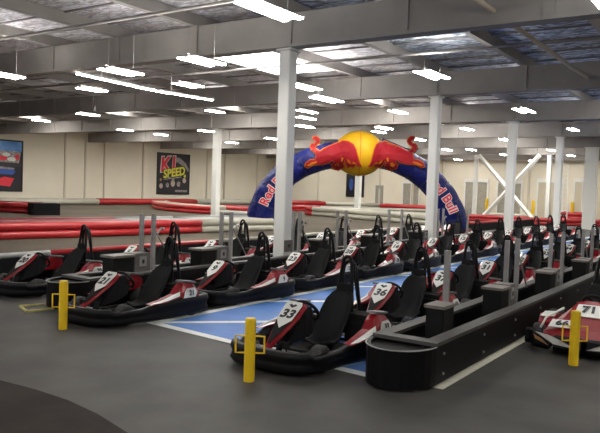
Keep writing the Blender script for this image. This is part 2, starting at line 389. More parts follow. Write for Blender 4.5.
def charger():
    t = thing('charger_unit', '', 'charger')
    bm = bmesh.new(); bx(bm, (-.12, -.20, .10), (.12, .10, .665)); obj('dark_case', bm, M['blackm'], t, bevel=.008)
    bm = bmesh.new(); bx(bm, (-.14, -.22, .665), (.14, .12, .70)); obj('lid', bm, M['boxtop'], t)
    bm = bmesh.new(); bx(bm, (-.12, .12, .10), (.12, .38, .71)); g = obj('grey_cabinet', bm, M['boxgrey'], t, bevel=.006)
    bm = bmesh.new(); bx(bm, (.121, .19, .50), (.130, .31, .66)); obj('outlet_plate', bm, M['post'], g)
    bm = bmesh.new(); bx(bm, (.131, .235, .55), (.138, .265, .61)); obj('socket', bm, M['ink'], g)
    return t
def post(braced):
    t = thing('fence_post', '', 'post')
    obj('upright', box1((-.029, -.029, .10), (.029, .029, 1.20)), M['post'], t)
    if braced:
        bm = bmesh.new(); tube(bm, [(.03, .03, .92), (.04, .42, .45)], .012, 6); obj('brace_rod', bm, M['post'], t)
        bm = bmesh.new(); tube(bm, [(0, .03, .85), (.02, .16, .98), (.02, .22, .96)], .022, 6); obj('coupler', bm, M['metal'], t)
    return t
ORD = ['first', 'second', 'third', 'fourth', 'fifth', 'sixth', 'seventh', 'eighth', 'ninth', 'tenth', 'eleventh', 'twelfth', 'thirteenth']
ch0 = charger(); used = [0]
def put_charger(x, y, label, group, rz=0):
    o = ch0 if not used[0] else copy_tree(ch0); used[0] = 1
    o.location = (x, y, 0); o.rotation_euler = (0, 0, rz); o['label'] = label; o['group'] = group; return o
pA, pB = post(False), post(True); usedp = {0: 0, 1: 0}
def put_post(x, y, label, group, braced=0):
    src = (pA, pB)[braced]; o = src if not usedp[braced] else copy_tree(src); usedp[braced] = 1
    o.location = (x, y, 0); o['label'] = label; o['group'] = group; return o
for k, y in enumerate([6.88, 8.72, 11.15, 13.7, 16.4]):
    oo = put_charger(-2.78, y, '%s black and tan charger box on the right pit barrier from its rounded end' % ORD[k], 'charger boxes on the right barrier'); oo.scale = (.82 if k == 0 else 1, 1, .94)
for k, (x, y) in enumerate([(-2.86, 7.18), (-2.93, 9.55), (-2.93, 10.05), (-2.95, 12.05), (-2.95, 12.9), (-2.95, 14.6), (-2.95, 15.5), (-2.95, 17.6)]):
    put_post(x, y, '%s grey square post on the right pit barrier counted from its rounded end' % ORD[k], 'posts on the right barrier', 1 if k in (2, 5) else 0)
for k, y in enumerate([7.2, 9.15, 12.95, 15.35, 18.2]):
    oo = put_charger(-8.22, y, '%s black and grey charger box on the left pit barrier from its near end' % ORD[k], 'charger boxes on the left barrier'); oo.scale = (1.1, 1.3, 1.0)
for k, y in enumerate([7.72, 7.98, 9.7, 9.98, 12.05, 12.3, 13.9, 14.3, 16.6, 17.4, 20.0, 20.4, 22.6]):
    oo = put_post(-8.34, y, '%s grey square post on the left pit barrier counted from its near end' % ORD[k], 'posts on the left barrier', k % 2); oo.scale = (1, 1, 1.10)

# ---------------------------------------------------------------- go-karts
def smooth_path(half, n=4):
    pts = [Vector((x, y, 0)) for x, y in half] + [Vector((-x, y, 0)) for x, y in half[::-1]]
    out = []; N = len(pts)
    for i in range(N):
        p0, p1, p2, p3 = pts[i-1], pts[i], pts[(i+1) % N], pts[(i+2) % N]
        for k in range(n):
            t = k/n; out.append(.5*((2*p1)+(-p0+p2)*t+(2*p0-5*p1+4*p2-p3)*t*t+(-p0+3*p1-3*p2+p3)*t*t*t))
    return out
def make_kart_meshes():
    K = {}
    ring = smooth_path([(.10, -.895), (.28, -.88), (.42, -.82), (.495, -.70), (.525, -.55), (.545, -.35), (.58, -.12), (.615, .08), (.63, .4), (.62, .72), (.57, .90), (.38, .975), (.14, .98)])
    prof = [(-.06, .05), (.0, .035), (.03, .08), (.012, .12), (.012, .15), (.032, .19), (.018, .24), (-.04, .25), (-.07, .19)]
    N = len(ring); rings = []
    for i, p in enumerate(ring):
        t = (ring[(i+1) % N]-ring[i-1]).normalized(); n = Vector((t.y, -t.x, 0))
        if n.dot(p) < 0: n = -n
        y = p.y
        zs = 1.0 if y < -.7 else (.80 if y < -.3 else (1.18 if y > .1 else .80+.38*(y+.3)/.4))
        if y < -.7: zs = .98
        rings.append([p+n*a+Vector((0, 0, .035+(z-.035)*zs)) for a, z in prof])
    bm = bmesh.new(); loft(bm, rings, closed=True); K['bumper'] = mesh('bumper', bm, M['black'], True)
    bm = bmesh.new(); bx(bm, (-.33, -.86, .045), (.33, .55, .06)); K['floor_pan'] = mesh('floor_pan', bm, M['blackm'])
    bm = bmesh.new()
    for s in (-1, 1): tube(bm, [(s*.22, -.85, .09), (s*.34, -.45, .09), (s*.34, .2, .09), (s*.30, .88, .11)], .018, 8)
    for y in (-.85, -.2, .62, .88): tube(bm, [(-.34, y, .09), (.34, y, .09)], .016, 8)
    K['chassis'] = mesh('chassis_frame', bm, M['blackm'])
    # front panel: narrow red foot, widening to a broad head, folded back sides
    def panel(y, z, w, d=.05, off=.0):
        nrm = Vector((0, -.72, .69)); back = Vector((0, .75, -.35)).normalized()*d
        c = Vector((0, y, z))+nrm*off
        return [c+Vector((-w, 0, 0))+back, c+Vector((-w*.8, 0, 0)), c+Vector((w*.8, 0, 0)), c+Vector((w, 0, 0))+back]
    secs = [(-.83, .215, .035), (-.76, .27, .050), (-.60, .395, .100), (-.46, .505, .138), (-.34, .600, .138), (-.31, .625, .112)]
    bm = bmesh.new(); loft(bm, [panel(y, z, w, .028) for y, z, w in secs]); K['panel'] = mesh('front_panel', bm, M['kred'], False)
    bm = bmesh.new()
    def pl(pts, off, m, name, dz=.004):
        b = bmesh.new(); nrm = Vector((0, -.70, .71))
        extr(b, [Vector((x*.9, -.83+.50*s, .215+.393*s))+nrm*off for x, s in pts], nrm*dz); return mesh(name, b, m)
    bm.free()
    K['inlay'] = pl([(-.014, .12), (.014, .12), (.052, .34), (.104, .62), (0, .45), (-.104, .62), (-.052, .34)], .012, M['blackm'], 'black_inlay')
    K['plate'] = pl([(0, .46), (.105, .64), (.118, .98), (.09, 1.04), (-.09, 1.04), (-.118, .98), (-.105, .64)], .012, M['kwhite'], 'number_plate', .006)
    K['emblem'] = pl([(0, .90), (.055, .955), (.030, .985), (0, .955), (-.030, .985), (-.055, .955)], .019, M['ink'], 'emblem', .003)
    # steering
    bm = bmesh.new(); cs = [Vector((.135*math.cos(2*PI*k/20), 0, .135*math.sin(2*PI*k/20))) for k in range(20)]
    rot = Matrix.Rotation(math.radians(38), 3, 'X')
    ctr = Vector((0, -.10, .515)); tube(bm, [ctr+rot@c for c in cs], .018, 8, closed=True)
    for a in (0, 2.1, 4.2): tube(bm, [ctr, ctr+rot@Vector((.15*math.cos(a), 0, .15*math.sin(a)))], .014, 6)
    K['wheel'] = mesh('steering_wheel', bm, M['blackm'], True)
    bm = bmesh.new(); tube(bm, [(0, -.62, .16), (0, -.30, .42), (0, -.10, .515)], [.03, .05, .055], 10); K['column'] = mesh('steering_column', bm, M['black'], True)
    bm = bmesh.new()                                           # dashboard shroud behind the panel
    loft(bm, [[(-.08, -.56, .22), (.08, -.56, .22), (.09, -.54, .36), (-.09, -.54, .36)], [(-.15, -.34, .28), (.15, -.34, .28), (.12, -.31, .59), (-.12, -.31, .59)], [(-.15, -.20, .34), (.15, -.20, .34), (.12, -.20, .585), (-.12, -.20, .585)], [(-.10, -.10, .40), (.10, -.10, .40), (.08, -.11, .52), (-.08, -.11, .52)]])
    K['shroud'] = mesh('dash_shroud', bm, M['black'], False)
    # seat shell: a bucket lofted along its side profile
    prof = [(-.02, .17, .16, .04), (.10, .12, .18, .06), (.22, .11, .185, .10), (.33, .16, .19, .13), (.42, .29, .195, .13), (.485, .43, .19, .11), (.54, .56, .172, .08), (.57, .64, .14, .04), (.585, .685, .095, .02)]
    bm = bmesh.new(); outer = []; 
    for i, (y, z, w, d) in enumerate(prof):
        a = prof[max(i-1, 0)]; b = prof[min(i+1, len(prof)-1)]
        tz = Vector((0, b[0]-a[0], b[1]-a[1])).normalized(); nrm = Vector((0, -tz.z, tz.y))   # towards the driver
        row = []
        for s in (-1, -.92, -.6, -.2, .2, .6, .92, 1): row.append(Vector((s*w, y, z))+nrm*d*abs(s)**2.2)
        outer.append((row, nrm))
    rings = []
    for row, nrm in outer: rings.append(row+[p-nrm*.022 for p in row[::-1]])
    loft(bm, rings); K['seat'] = mesh('seat', bm, M['seat'], True)
    # roll bars
    def hoop(y0, y1, w0, w1, z0, z1, r=.019):
        b = []
        for s in (-1, 1):
            pass
        pts = [(-w0, y0, z0), (-w0*.93, y0, z0+.25), (-w1, y1, z1-.09), (-w1*.75, y1, z1-.03), (-w1*.3, y1, z1), (w1*.3, y1, z1), (w1*.75, y1, z1-.03), (w1, y1, z1-.09), (w0*.93, y0, z0+.25), (w0, y0, z0)]
        return pts, r
    bm = bmesh.new()
    for a in ((.60, .66, .135, .060, .10, 1.05), (.74, .72, .165, .085, .12, .99)):
        pts, r = hoop(*a); tube(bm, pts, .021, 8)
    for s in (-1, 1): tube(bm, [(s*.075, .68, .97), (s*.10, .74, .60), (s*.15, .82, .14)], .016, 8)
    K['rollbar'] = mesh('roll_bar', bm, M['black'], True)
    bm = bmesh.new(); bx(bm, (-.115, .61, .56), (.115, .64, .74)); K['pad'] = mesh('head_pad', bm, M['blackm'], False, .012)
    # wheels
    def wheel(r, w):
        b = bmesh.new(); prof = [(-w/2, r*.62), (-w/2, r*.9), (-w*.38, r), (w*.38, r), (w/2, r*.9), (w/2, r*.62)]
        rg = [[(x, rr*math.cos(2*PI*k/20), rr*math.sin(2*PI*k/20)) for k in range(20)] for x, rr in prof]
        loft(b, rg); return mesh('wheel', b, M['tire'], True)
    K['fw'] = wheel(.135, .12); K['rw'] = wheel(.140, .19)
    def hub(w):
        b = bmesh.new(); tube(b, [(-w/2-.006, 0, 0), (w/2+.006, 0, 0)], .06, 12); return mesh('hub', b, M['grey'])
    K['fh'] = hub(.12); K['rh'] = hub(.19)
    # side pods: rising wedge from beside the seat to the rear wheel
    def pod(s):
        b = bmesh.new()
        st = [(-.10, .255, .262, .02, .0), (.15, .255, .29, .06, .01), (.38, .26, .335, .085, .01), (.47, .26, .425, .095, .01), (.56, .26, .475, .10, 0), (.72, .27, .465, .09, 0), (.80, .27, .40, .07, 0)]
        loft(b, [[(s*(.60-w*.3-w), y, z0), (s*(.60+.04), y, z0), (s*(.60+.03), y, z0+(z1-z0)*.55), (s*(.60-.03), y, z1), (s*(.60-.03-w), y, z1)] for y, z0, z1, w, q in st]); return b
    for s, nm in ((1, 'podR'), (-1, 'podL')): K[nm] = mesh('side_pod', pod(s), M['kred'])
    def podbit(s, pts, m, name, out=.008):
        # pts (y, z) on the outer sloping face
        b = bmesh.new()
        def X(y, z):
            k = [(-.10, .255, .262), (.15, .255, .29), (.38, .26, .335), (.47, .26, .425), (.56, .26, .475), (.72, .27, .465), (.80, .27, .40)]
            for a, c in zip(k, k[1:]):
                if a[0] <= y <= c[0]:
                    f = (y-a[0])/(c[0]-a[0]); z0, z1 = a[1]+(c[1]-a[1])*f, a[2]+(c[2]-a[2])*f; break
            g = max(0, min(1.1, (z-z0)/(z1-z0)))
            x = .64-.01*g/.55 if g < .55 else .63-.06*(g-.55)/.45
            return x+out
        extr(b, [Vector((s*X(y, z), y, z)) for y, z in pts], (s*.005, 0, .002)); return mesh(name, b, m)
    for s, q in ((1, 'R'), (-1, 'L')):
        K['pst'+q] = podbit(s, [(-.08, .262), (.15, .288), (.38, .332), (.45, .37), (.42, .315), (.25, .285), (.05, .264)], M['kwhite'], 'white_stripe')
        K['pbl'+q] = podbit(s, [(.16, .262), (.30, .278), (.46, .30), (.46, .275), (.30, .262)], M['blackm'], 'black_stripe')
        K['ppl'+q] = podbit(s, [(.49, .28), (.72, .28), (.755, .34), (.72, .405), (.57, .405), (.52, .36)], M['kwhite'], 'number_plate', .010)
        b = bmesh.new(); bx(b, (s*.46 if s > 0 else -.59, .50, .475), (s*.59 if s > 0 else -.46, .80, .50), Matrix.Rotation(-.14, 3, 'X'))
        K['pcap'+q] = mesh('pod_cap', b, M['grey'], False, .01)
    # engine, tank, exhaust, pedals
    bm = bmesh.new(); bx(bm, (.12, .50, .10), (.36, .82, .36)); 
    for k in range(5): bx(bm, (.10, .54+.05*k, .36), (.38, .56+.05*k, .42))
    K['engine'] = mesh('engine', bm, M['blackm'])
    bm = bmesh.new(); bx(bm, (-.40, .52, .10), (-.14, .80, .34)); K['tank'] = mesh('battery_box', bm, M['black'], False, .02)
    bm = bmesh.new(); tube(bm, [(-.42, .62, .14), (.42, .62, .14)], .02, 8); K['axle'] = mesh('axle', bm, M['metal'])
    bm = bmesh.new(); bx(bm, (.16, -.70, .15), (.34, -.58, .165)); K['heel'] = mesh('foot_plate', bm, M['tan'])
    bm = bmesh.new()
    tube(bm, [(.12, -.60, .08), (.14, -.68, .26)], .010, 6); bx(bm, (.10, -.69, .22), (.18, -.67, .29))
    K['pedal'] = mesh('pedal', bm, M['blackm'])
    return K
KM = make_kart_meshes()
kart = thing('go_kart', '', 'go-kart')
def part(name, key, parent=kart, loc=(0, 0, 0), label=None):
    o = link(name, KM[key], parent, loc)
    if label: o['label'] = label
    return o
part('bumper', 'bumper'); part('floor_pan', 'floor_pan'); part('chassis_frame', 'chassis')
fp = part('front_panel', 'panel'); part('black_inlay', 'inlay', fp); part('number_plate', 'plate', fp, label='white plate'); part('emblem', 'emblem', fp)
part('dash_shroud', 'shroud'); part('steering_column', 'column'); part('steering_wheel', 'wheel'); part('seat', 'seat', kart, (0, .08, -.03))
rb = part('roll_bar', 'rollbar', kart, (0, .05, 0)); part('head_pad', 'pad', rb)
for s in (-1, 1):
    w = part('wheel', 'fw', kart, (s*.435, -.50, .140)); part('hub', 'fh', w)
    w = part('wheel', 'rw', kart, (s*.49, .62, .140)); part('hub', 'rh', w)
for q in 'LR':
    p = part('side_pod', 'pod'+q, kart, (0, -.13, 0)); part('white_stripe', 'pst'+q, p); part('black_stripe', 'pbl'+q, p); part('number_plate', 'ppl'+q, p); part('pod_cap', 'pcap'+q, p)
part('engine', 'engine'); part('battery_box', 'tank'); part('axle', 'axle'); part('front_axle', 'axle', kart, (0, -1.12, 0)); part('foot_plate', 'heel', label='orange tan plate'); part('foot_plate', 'heel', kart, (-.50, 0, 0), 'orange tan plate'); part('pedal', 'pedal'); part('pedal', 'pedal', kart, (-.28, 0, 0))
kused = [0]
def put_kart(x, y, num, label, group, rz=0):
    o = kart if not kused[0] else copy_tree(kart)
    if kused[0] == 0:
        pristine[0] = [c for c in kart.children_recursive]
    kused[0] += 1
    o.location = (x, y, 0); o.rotation_euler = (0, 0, rz); o['label'] = label; o['group'] = group
    return o
pristine = [None]
def add_numbers(o, num):
    fpn = [c for c in o.children if c.name.startswith('front_panel')][0]
    n = Vector((0, -.70, .71)); s = .76
    mt = frame_mat(Vector((0, -.83+.50*s, .215+.393*s))+n*.020, (1, 0, 0), (0, .79, .61))
    place(link('number', text_mesh(num, .158, M['ink'], .006, .0015, .12, 1.05), fpn), mt)
    pod = [c for c in o.children if c.name.startswith('side_pod')][1]
    mt = frame_mat((.658, .635, .342), (0, 1, 0), (-.25, 0, 1))
    place(link('number', text_mesh(num, .10, M['ink'], .003, .0012, .12), pod), mt)
rowA = ['33', '36', '37', '31', '32', '35', '34', '39', '30']
rowB = ['21', '9', '23', '28', '16', '13', '12', '17', '19', '11', '14', '10']
rowC = ['20', '5', '2', '24', '26', '22', '29', '7', '4']
todo = []
for k, n in enumerate(rowA):
    dx = random.uniform(-.02, .02)
    todo.append((-4.0+dx, 5.71+2.05*k+.51-(.06 if k == 2 else 0), n, ('go-kart numbered %s, %s from the front beside the right pit barrier' % (n, ORD[k])) if k < 4 else '%s go-kart from the front beside the right pit barrier' % ORD[k], 'go-karts in the row on the blue lane', random.uniform(-.02, .02)))
for k, n in enumerate(rowB):
    todo.append((-7.08+random.uniform(-.03, .03), 5.85+2.15*k+.53, n, ('go-kart numbered %s, %s from the front in the row left of the blue lane' % (n, ORD[k])) if k in (1, 2) else '%s go-kart from the front in the row left of the blue lane' % ORD[k], 'go-karts in the row left of the blue lane', random.uniform(-.025, .025)))
for k, n in enumerate(rowC):
    todo.append((-9.72+random.uniform(-.03, .03), 6.42+2.2*k+.53, n, '%s go-kart from the front in the farthest left row behind the left pit barrier' % ORD[k], 'go-karts in the farthest left row', random.uniform(-.03, .03)))
karts = [(put_kart(x, y, n, lb, g, r), n) for x, y, n, lb, g, r in todo]
for o, n in karts: add_numbers(o, n)

# the red-cowled kart in the right lane
def red_kart(x, y, rz, label, n1, n2, seat_in=True):
    t = thing('racing_kart', label, 'go-kart', (x, y, 0), rz, 'red cowled karts in the right lane')
    for nm, key in (('floor_pan', 'floor_pan'), ('chassis_frame', 'chassis'), ('steering_wheel', 'wheel'), ('steering_column', 'column'), ('seat', 'seat'), ('engine', 'engine'), ('axle', 'axle')): part(nm, key, t)
    rb = part('roll_bar', 'rollbar', t); part('head_pad', 'pad', rb)
    for s in (-1, 1):
        w = part('wheel', 'fw', t, (s*.56, -.56, .135)); part('hub', 'fh', w); w = part('wheel', 'rw', t, (s*.56, .62, .14)); part('hub', 'rh', w)
    bm = bmesh.new()                                           # low front bumper with swooping lip
    pts = smooth_path([(.12, -1.02), (.36, -.99), (.54, -.90), (.60, -.76), (.60, -.70)], 4)
    pts = [p for p in pts if p.y < -.6]; pts.sort(key=lambda p: p.x)
    loft(bm, [[p+Vector((0, -.02, .05)), p+Vector((0, -.05, .10)), p+Vector((0, 0, .20)), p+Vector((0, .06, .22)), p+Vector((0, .08, .10)), p+Vector((0, .07, .05))] for p in pts]); obj('front_bumper', bm, M['black'], t, smooth=False)
    for s in (-1, 1):
        bm = bmesh.new(); extr(bm, [Vector((s*.06, -1.06, .11)), Vector((s*.30, -1.05, .13)), Vector((s*.52, -.97, .235)), Vector((s*.36, -1.04, .23)), Vector((s*.2, -1.07, .18))], (0, -.012, .004)); obj('white_swoosh', bm, M['kwhite'], t)
        bm = bmesh.new(); extr(bm, [Vector((s*.34, -1.045, .10)), Vector((s*.52, -.96, .15)), Vector((s*.55, -.93, .20)), Vector((s*.44, -1.0, .165))], (0, -.016, .004)); obj('gold_swoosh', bm, M['tan'], t)
    # red cowl: broad nose rising to the steering fairing
    secs = [(-.94, .18, .20, .42), (-.84, .18, .28, .44), (-.70, .20, .335, .42), (-.55, .24, .40, .36), (-.40, .30, .50, .28), (-.30, .36, .555, .22), (-.22, .42, .55, .19)]
    bm = bmesh.new()
    loft(bm, [[(-w, y, z0), (w, y, z0), (w*1.02, y, z0+(z1-z0)*.55), (w*.72, y, z1-.01), (w*.3, y, z1+.01), (-w*.3, y, z1+.01), (-w*.72, y, z1-.01), (-w*1.02, y, z0+(z1-z0)*.55)] for y, z0, z1, w in secs])
    cw = obj('red_cowl', bm, M['kred'], t)
    bm = bmesh.new(); extr(bm, [Vector((-.16, -.58, .405)), Vector((.14, -.58, .405)), Vector((.16, -.38, .520)), Vector((-.14, -.38, .520))], (0, -.008, .012)); obj('number_plate', bm, M['kwhite'], cw)
    place(link('number', text_mesh(n1, .17, M['ink'], .008, .002), cw), frame_mat((0, -.485, .487), (1, 0, 0), (0, .24, .135)))
    bm = bmesh.new(); extr(bm, [Vector((-.40, -.86, .292)), Vector((-.12, -.86, .300)), Vector((-.12, -.69, .362)), Vector((-.38, -.69, .352))], (0, -.006, .010)); obj('number_plate', bm, M['kwhite'], cw)
    place(link('number', text_mesh(n2, .15, M['ink'], .005, .002), cw), frame_mat((-.255, -.785, .340), (1, 0, .02), (0, .17, .06)))
    for s in (-1, 1):
        bm = bmesh.new(); loft(bm, [[(s*.42, -.30, .10), (s*.64, -.30, .10), (s*.62, -.30, .24), (s*.44, -.30, .24)], [(s*.42, 0, .09), (s*.70, 0, .09), (s*.66, 0, .30), (s*.44, 0, .32)], [(s*.42, .38, .09), (s*.70, .38, .09), (s*.66, .38, .26), (s*.44, .38, .27)]])
        pd = obj('side_pod', bm, M['kred'], t)
        bm = bmesh.new(); extr(bm, [Vector((s*.46, -.16, .300)), Vector((s*.63, -.16, .286)), Vector((s*.63, .16, .302)), Vector((s*.46, .16, .318))], (0, 0, .010)); obj('white_patch', bm, M['kwhite'], pd)
    bm = bmesh.new(); tube(bm, [(-.62, .55, .2), (-.62, .95, .2), (.62, .95, .2), (.62, .55, .2)], .025, 8); obj('rear_bumper', bm, M['black'], t)
    # white arched mirror-like guard over the front wheel
    bm = bmesh.new(); tube(bm, [(-.50, -.78, .26), (-.46, -.66, .37), (-.36, -.52, .43), (-.30, -.44, .47)], .014, 8); obj('white_trim', bm, M['kwhite'], t, smooth=True)
    return t
red_kart(-1.68, 9.22, .06, 'red kart with white plates and yellow swoosh behind the right yellow bollard', '71', '66')
red_kart(-1.40, 11.5, .0, 'red kart with a white plate behind the one at the right bollard', '45', '45')

# ---------------------------------------------------------------- bollards
def bollard(x, y, label):
    t = thing('yellow_bollard', label, 'bollard', (x, y, 0), group='yellow bollards')
    bm = bmesh.new(); tube(bm, [(0, 0, 0), (0, 0, .585), (0, 0, .60)], [.052, .052, .046], 20); obj('pole', bm, M['yellow'], t)
    for s in (-1, 1):
        bm = bmesh.new(); P = Matrix.Rotation(math.radians(34), 3, 'Z')
        tube(bm, [P @ Vector(p) for p in ((s*.045, 0, .27), (s*.135, 0, .27), (s*.135, 0, .43), (s*.045, 0, .43))], .010, 6); obj('handle', bm, M['yellow'], t)
    return t
bollard(-3.92, 5.02, 'yellow bollard in front of kart 33')
bollard(-7.03, 5.26, 'yellow bollard at left in front of the first kart beside the yellow floor frame')
bollard(-1.62, 7.84, 'yellow bollard at right in front of the red cowled kart')

# ---------------------------------------------------------------- track barriers
def rail_barrier(label, pts, col, H=.5, back=.55, top='bar_dred', group='track barriers', base=None, two=True, endcap=None):
    """pts: floor points; face made of stacked tubes, a flat top and a row of tubes on the far side"""
    t = thing('track_barrier', label, 'barrier', (pts[0][0], pts[0][1], 0), group=group)
    O = Vector((pts[0][0], pts[0][1], 0)); P = [Vector((p[0], p[1], 0))-O for p in pts]
    r = H/4 if two else H/2
    d = (P[-1]-P[0]).normalized(); n = Vector((-d.y, d.x, 0))
    if n.dot(Vector((0, 0, 0))-(O+P[0])) > 0: n = -n          # away from the viewer
    for k in range(2 if two else 1):
        bm = bmesh.new(); tube(bm, [p+Vector((0, 0, r*(1+2*k)*.98+.005)) for p in P], r, 12); obj('rail_tube', bm, M[base] if (base and k == 0) else M[col], t, smooth=True)
    if back:
        bm = bmesh.new()
        a = [p+n*r*.5 for p in P]; b = [p+n*back for p in P]
        loft(bm, [[p+Vector((0, 0, .02)), q+Vector((0, 0, .02)), q+Vector((0, 0, H-.03)), p+Vector((0, 0, H-.03))] for p, q in zip(a, b)]); obj('core', bm, M[top], t)
        bm = bmesh.new(); tube(bm, [p+n*back+Vector((0, 0, H-r*.5)) for p in P], r*.75, 10); obj('back_tube', bm, M[top], t, smooth=True)
    return t
Z = lambda x, y, z=0: (lambda v: (v.x, v.y))(atz(x, y, z))
# near barrier: long red run, then cream run
rail_barrier('long red double tube barrier at left with a deep red back rail, nearest red one', [(-18.9, 5.5), Z(0, 240), Z(70, 238), Z(141, 235.5)], 'bar_red', .52, 1.6)
rail_barrier('red double tube barrier section with a pale grey back rail, behind the grey posts', [Z(141, 235.5), Z(200, 233)], 'bar_red', .52, 1.6, 'bar_grey')
rail_barrier('cream double tube barrier continuing the long red one', [Z(200, 233), Z(240, 231.5), Z(272, 231)], 'bar_white', .52, 1.6, 'bar_grey')
# black skirted barrier behind the farthest row
SK = -11.45
def skirt_barrier(y0, y1, col, label):
    t = thing('track_barrier', label, 'barrier', (SK, y0, 0), group='black skirted barrier sections')
    obj('skirt', box1((-.06, 0, 0), (.12, y1-y0, .36)), M['bar_black'], t)
    bm = bmesh.new(); tube(bm, [(.04, 0, .40), (.04, y1-y0, .40)], .05, 10); obj('rail_tube', bm, M[col], t, smooth=True)
skirt_barrier(3, 8.2, 'bar_grey', 'pale grey topped black barrier section at the left edge behind the karts')
skirt_barrier(8.2, 12.75, 'bar_red', 'red topped black barrier section behind the farthest row of karts')
skirt_barrier(12.75, 26.9, 'bar_white', 'white topped black barrier section running towards the arch')
skirt_barrier(30.6, 42, 'bar_red', 'distant red topped black barrier section beyond the arch foot')
WR0, WR1 = atX(98, 200, -40.6).y, atX(196, 201, -40.6).y
# rails by the left wall
rail_barrier('cream rail along the left wall below the racing poster', [(-40.6, 22), (-40.6, WR0)], 'bar_white', .42, .3, 'bar_white', 'wall rails', two=False)
rail_barrier('red rail along the left wall below the lettered poster', [(-40.6, WR0), (-40.6, WR1)], 'bar_red', .42, .3, 'bar_red', 'wall rails', two=False)
rail_barrier('cream rail along the left wall right of the lettered poster', [(-40.6, WR1), (-40.6, 56)], 'bar_white', .42, .3, 'bar_white', 'wall rails', two=False)
rail_barrier('red barrier at the far left with a black end block', [Z(-20, 211.5), Z(32, 214)], 'bar_red', .55, .9)
p = Z(33, 215.5); q = Z(60, 215.5)
bm = bmesh.new(); d = (Vector((*q, 0))-Vector((*p, 0))); n = Vector((-d.y, d.x, 0)).normalized()*.8
extr(bm, [Vector((0, 0, 0)), d, d+n, n], (0, 0, .60)); o = obj('end_block', bm, M['bar_black'], loc=(*p, 0)); tag(o, 'black end block at the tip of the far left red barrier', 'block')
# island
isl = [Z(153, 207), Z(156, 209.5), Z(170, 211.5), Z(190, 213.2), Z(213, 214.5)]
rail_barrier('low curved red island barrier with a pale top', isl, 'bar_red', .50, 1.0, 'bar_white')
rail_barrier('red island barrier behind the left foot of the arch', [Z(215, 213), Z(250, 217.5)], 'bar_red', .55, .8, 'bar_dred')
rail_barrier('cream barrier run in front of the left arch foot', [Z(212, 218.5), Z(262, 221.5)], 'bar_grey', .42, .8, 'bar_white')
# middle distance
rail_barrier('far red barrier seen right of the nearest column', [Z(268, 207.5), Z(325, 208.5)], 'bar_red', .62, .8)
rail_barrier('second red barrier just below the far red one', [Z(268, 211), Z(330, 212)], 'bar_red', .45, .5)
rail_barrier('far cream barrier left of the arch centre', [Z(325, 208.5), Z(384, 209.8)], 'bar_white', .55, .8, 'bar_white')
rail_barrier('cream barrier under the arch centre', [Z(330, 212.5), Z(430, 214.5)], 'bar_white', .4, .6, 'bar_grey')
rail_barrier('red tip of the slanting barrier under the arch', [Z(306, 215.2), Z(313, 215.7)], 'bar_red', .60, .7, 'bar_red')
rail_barrier('long cream slanting barrier under the arch', [Z(313, 215.7), Z(350, 219), Z(390, 222.5), Z(445, 227)], 'bar_white', .60, .7, 'bar_white')
rail_barrier('far red barrier under the right half of the arch', [Z(380, 210.5), Z(432, 213.5)], 'bar_red', .6, .8, 'bar_red')
rail_barrier('red barrier between the arch foot and the braces', [Z(466, 221), Z(530, 223.5)], 'bar_red', .42, .6, 'bar_dred')
rail_barrier('cream barrier behind the red one below the braces', [Z(482, 218), Z(535, 220.5)], 'bar_white', .4, .6, 'bar_white')
rail_barrier('red barrier at the far right behind the karts', [Z(535, 225), Z(620, 227.5)], 'bar_red', .42, .6, 'bar_red')
rail_barrier('short red barrier block right of the ladder column', [Z(561, 219.5), Z(587, 221)], 'bar_red', .6, .5, 'bar_red')

# ---------------------------------------------------------------- inflatable arch
AC = atz(356, 216.5, 0); AC = None
arc_c = ray(358, 216.5)/F_PX*30; AX = Vector((arc_c.x, arc_c.y, 0))
ax_r = Vector((ray(460, 216.5).x-ray(256, 216.5).x, ray(460, 216.5).y-ray(256, 216.5).y, 0)).normalized()
ax_n = Vector((ax_r.y, -ax_r.x, 0))                            # towards the viewer
if ax_n.dot(-AX) < 0: ax_n = -ax_n
t = thing('inflatable_arch', 'blue inflatable arch with yellow globe, two red bulls and Red Bull lettering', 'inflatable arch')
t.matrix_world = frame_mat(AX, ax_r, (0, 0, 1))               # local x along the arch, y up, z towards the viewer
arch = t
ARm = t.matrix_world.copy(); ARi = ARm.inverted()
def arch_pt(px, py, zoff=0.):
    v = ray(px, py); o = Vector((0, 0, CAM_H)); nrm = (ARm.to_3x3() @ Vector((0, 0, 1)))
    k = nrm.dot(ARm.translation+nrm*zoff-o)/nrm.dot(v); return ARi @ (o+v*k)
cl = [(257, 232), (259, 221), (264, 205), (273, 188), (286, 174.5), (302, 164.5), (320, 158), (339, 154), (358, 153), (377, 154.5), (396, 159.5), (413, 167.5), (427, 178), (438, 190), (447, 204), (453, 219), (455, 234)]
CP = [arch_pt(*p) for p in cl]; CP[0].y = 0; CP[-1].y = 0
def catmull(P, n):
    out = []
    for i in range(len(P)-1):
        p0, p1, p2, p3 = P[max(i-1, 0)], P[i], P[i+1], P[min(i+2, len(P)-1)]
        for k in range(n):
            s = k/n; out.append(.5*((2*p1)+(-p0+p2)*s+(2*p0-5*p1+4*p2-p3)*s*s+(-p0+3*p1-3*p2+p3)*s*s*s))
    out.append(P[-1]); return out
for p in CP: p.z = 0
CC = catmull(CP, 8)
AR = .56
def rad(i):                                                   # seams pinch the cloth every so often
    k = (i % 8)/8; return AR*(1+.035*math.sin(PI*k)) * (1.05 if (i < 24 or i > len(CC)-24) else 1)
bm = bmesh.new(); tube(bm, CC, [rad(i) for i in range(len(CC))], 20, r2=None); obj('arch_tube', bm, M['archblue'], t, smooth=True)
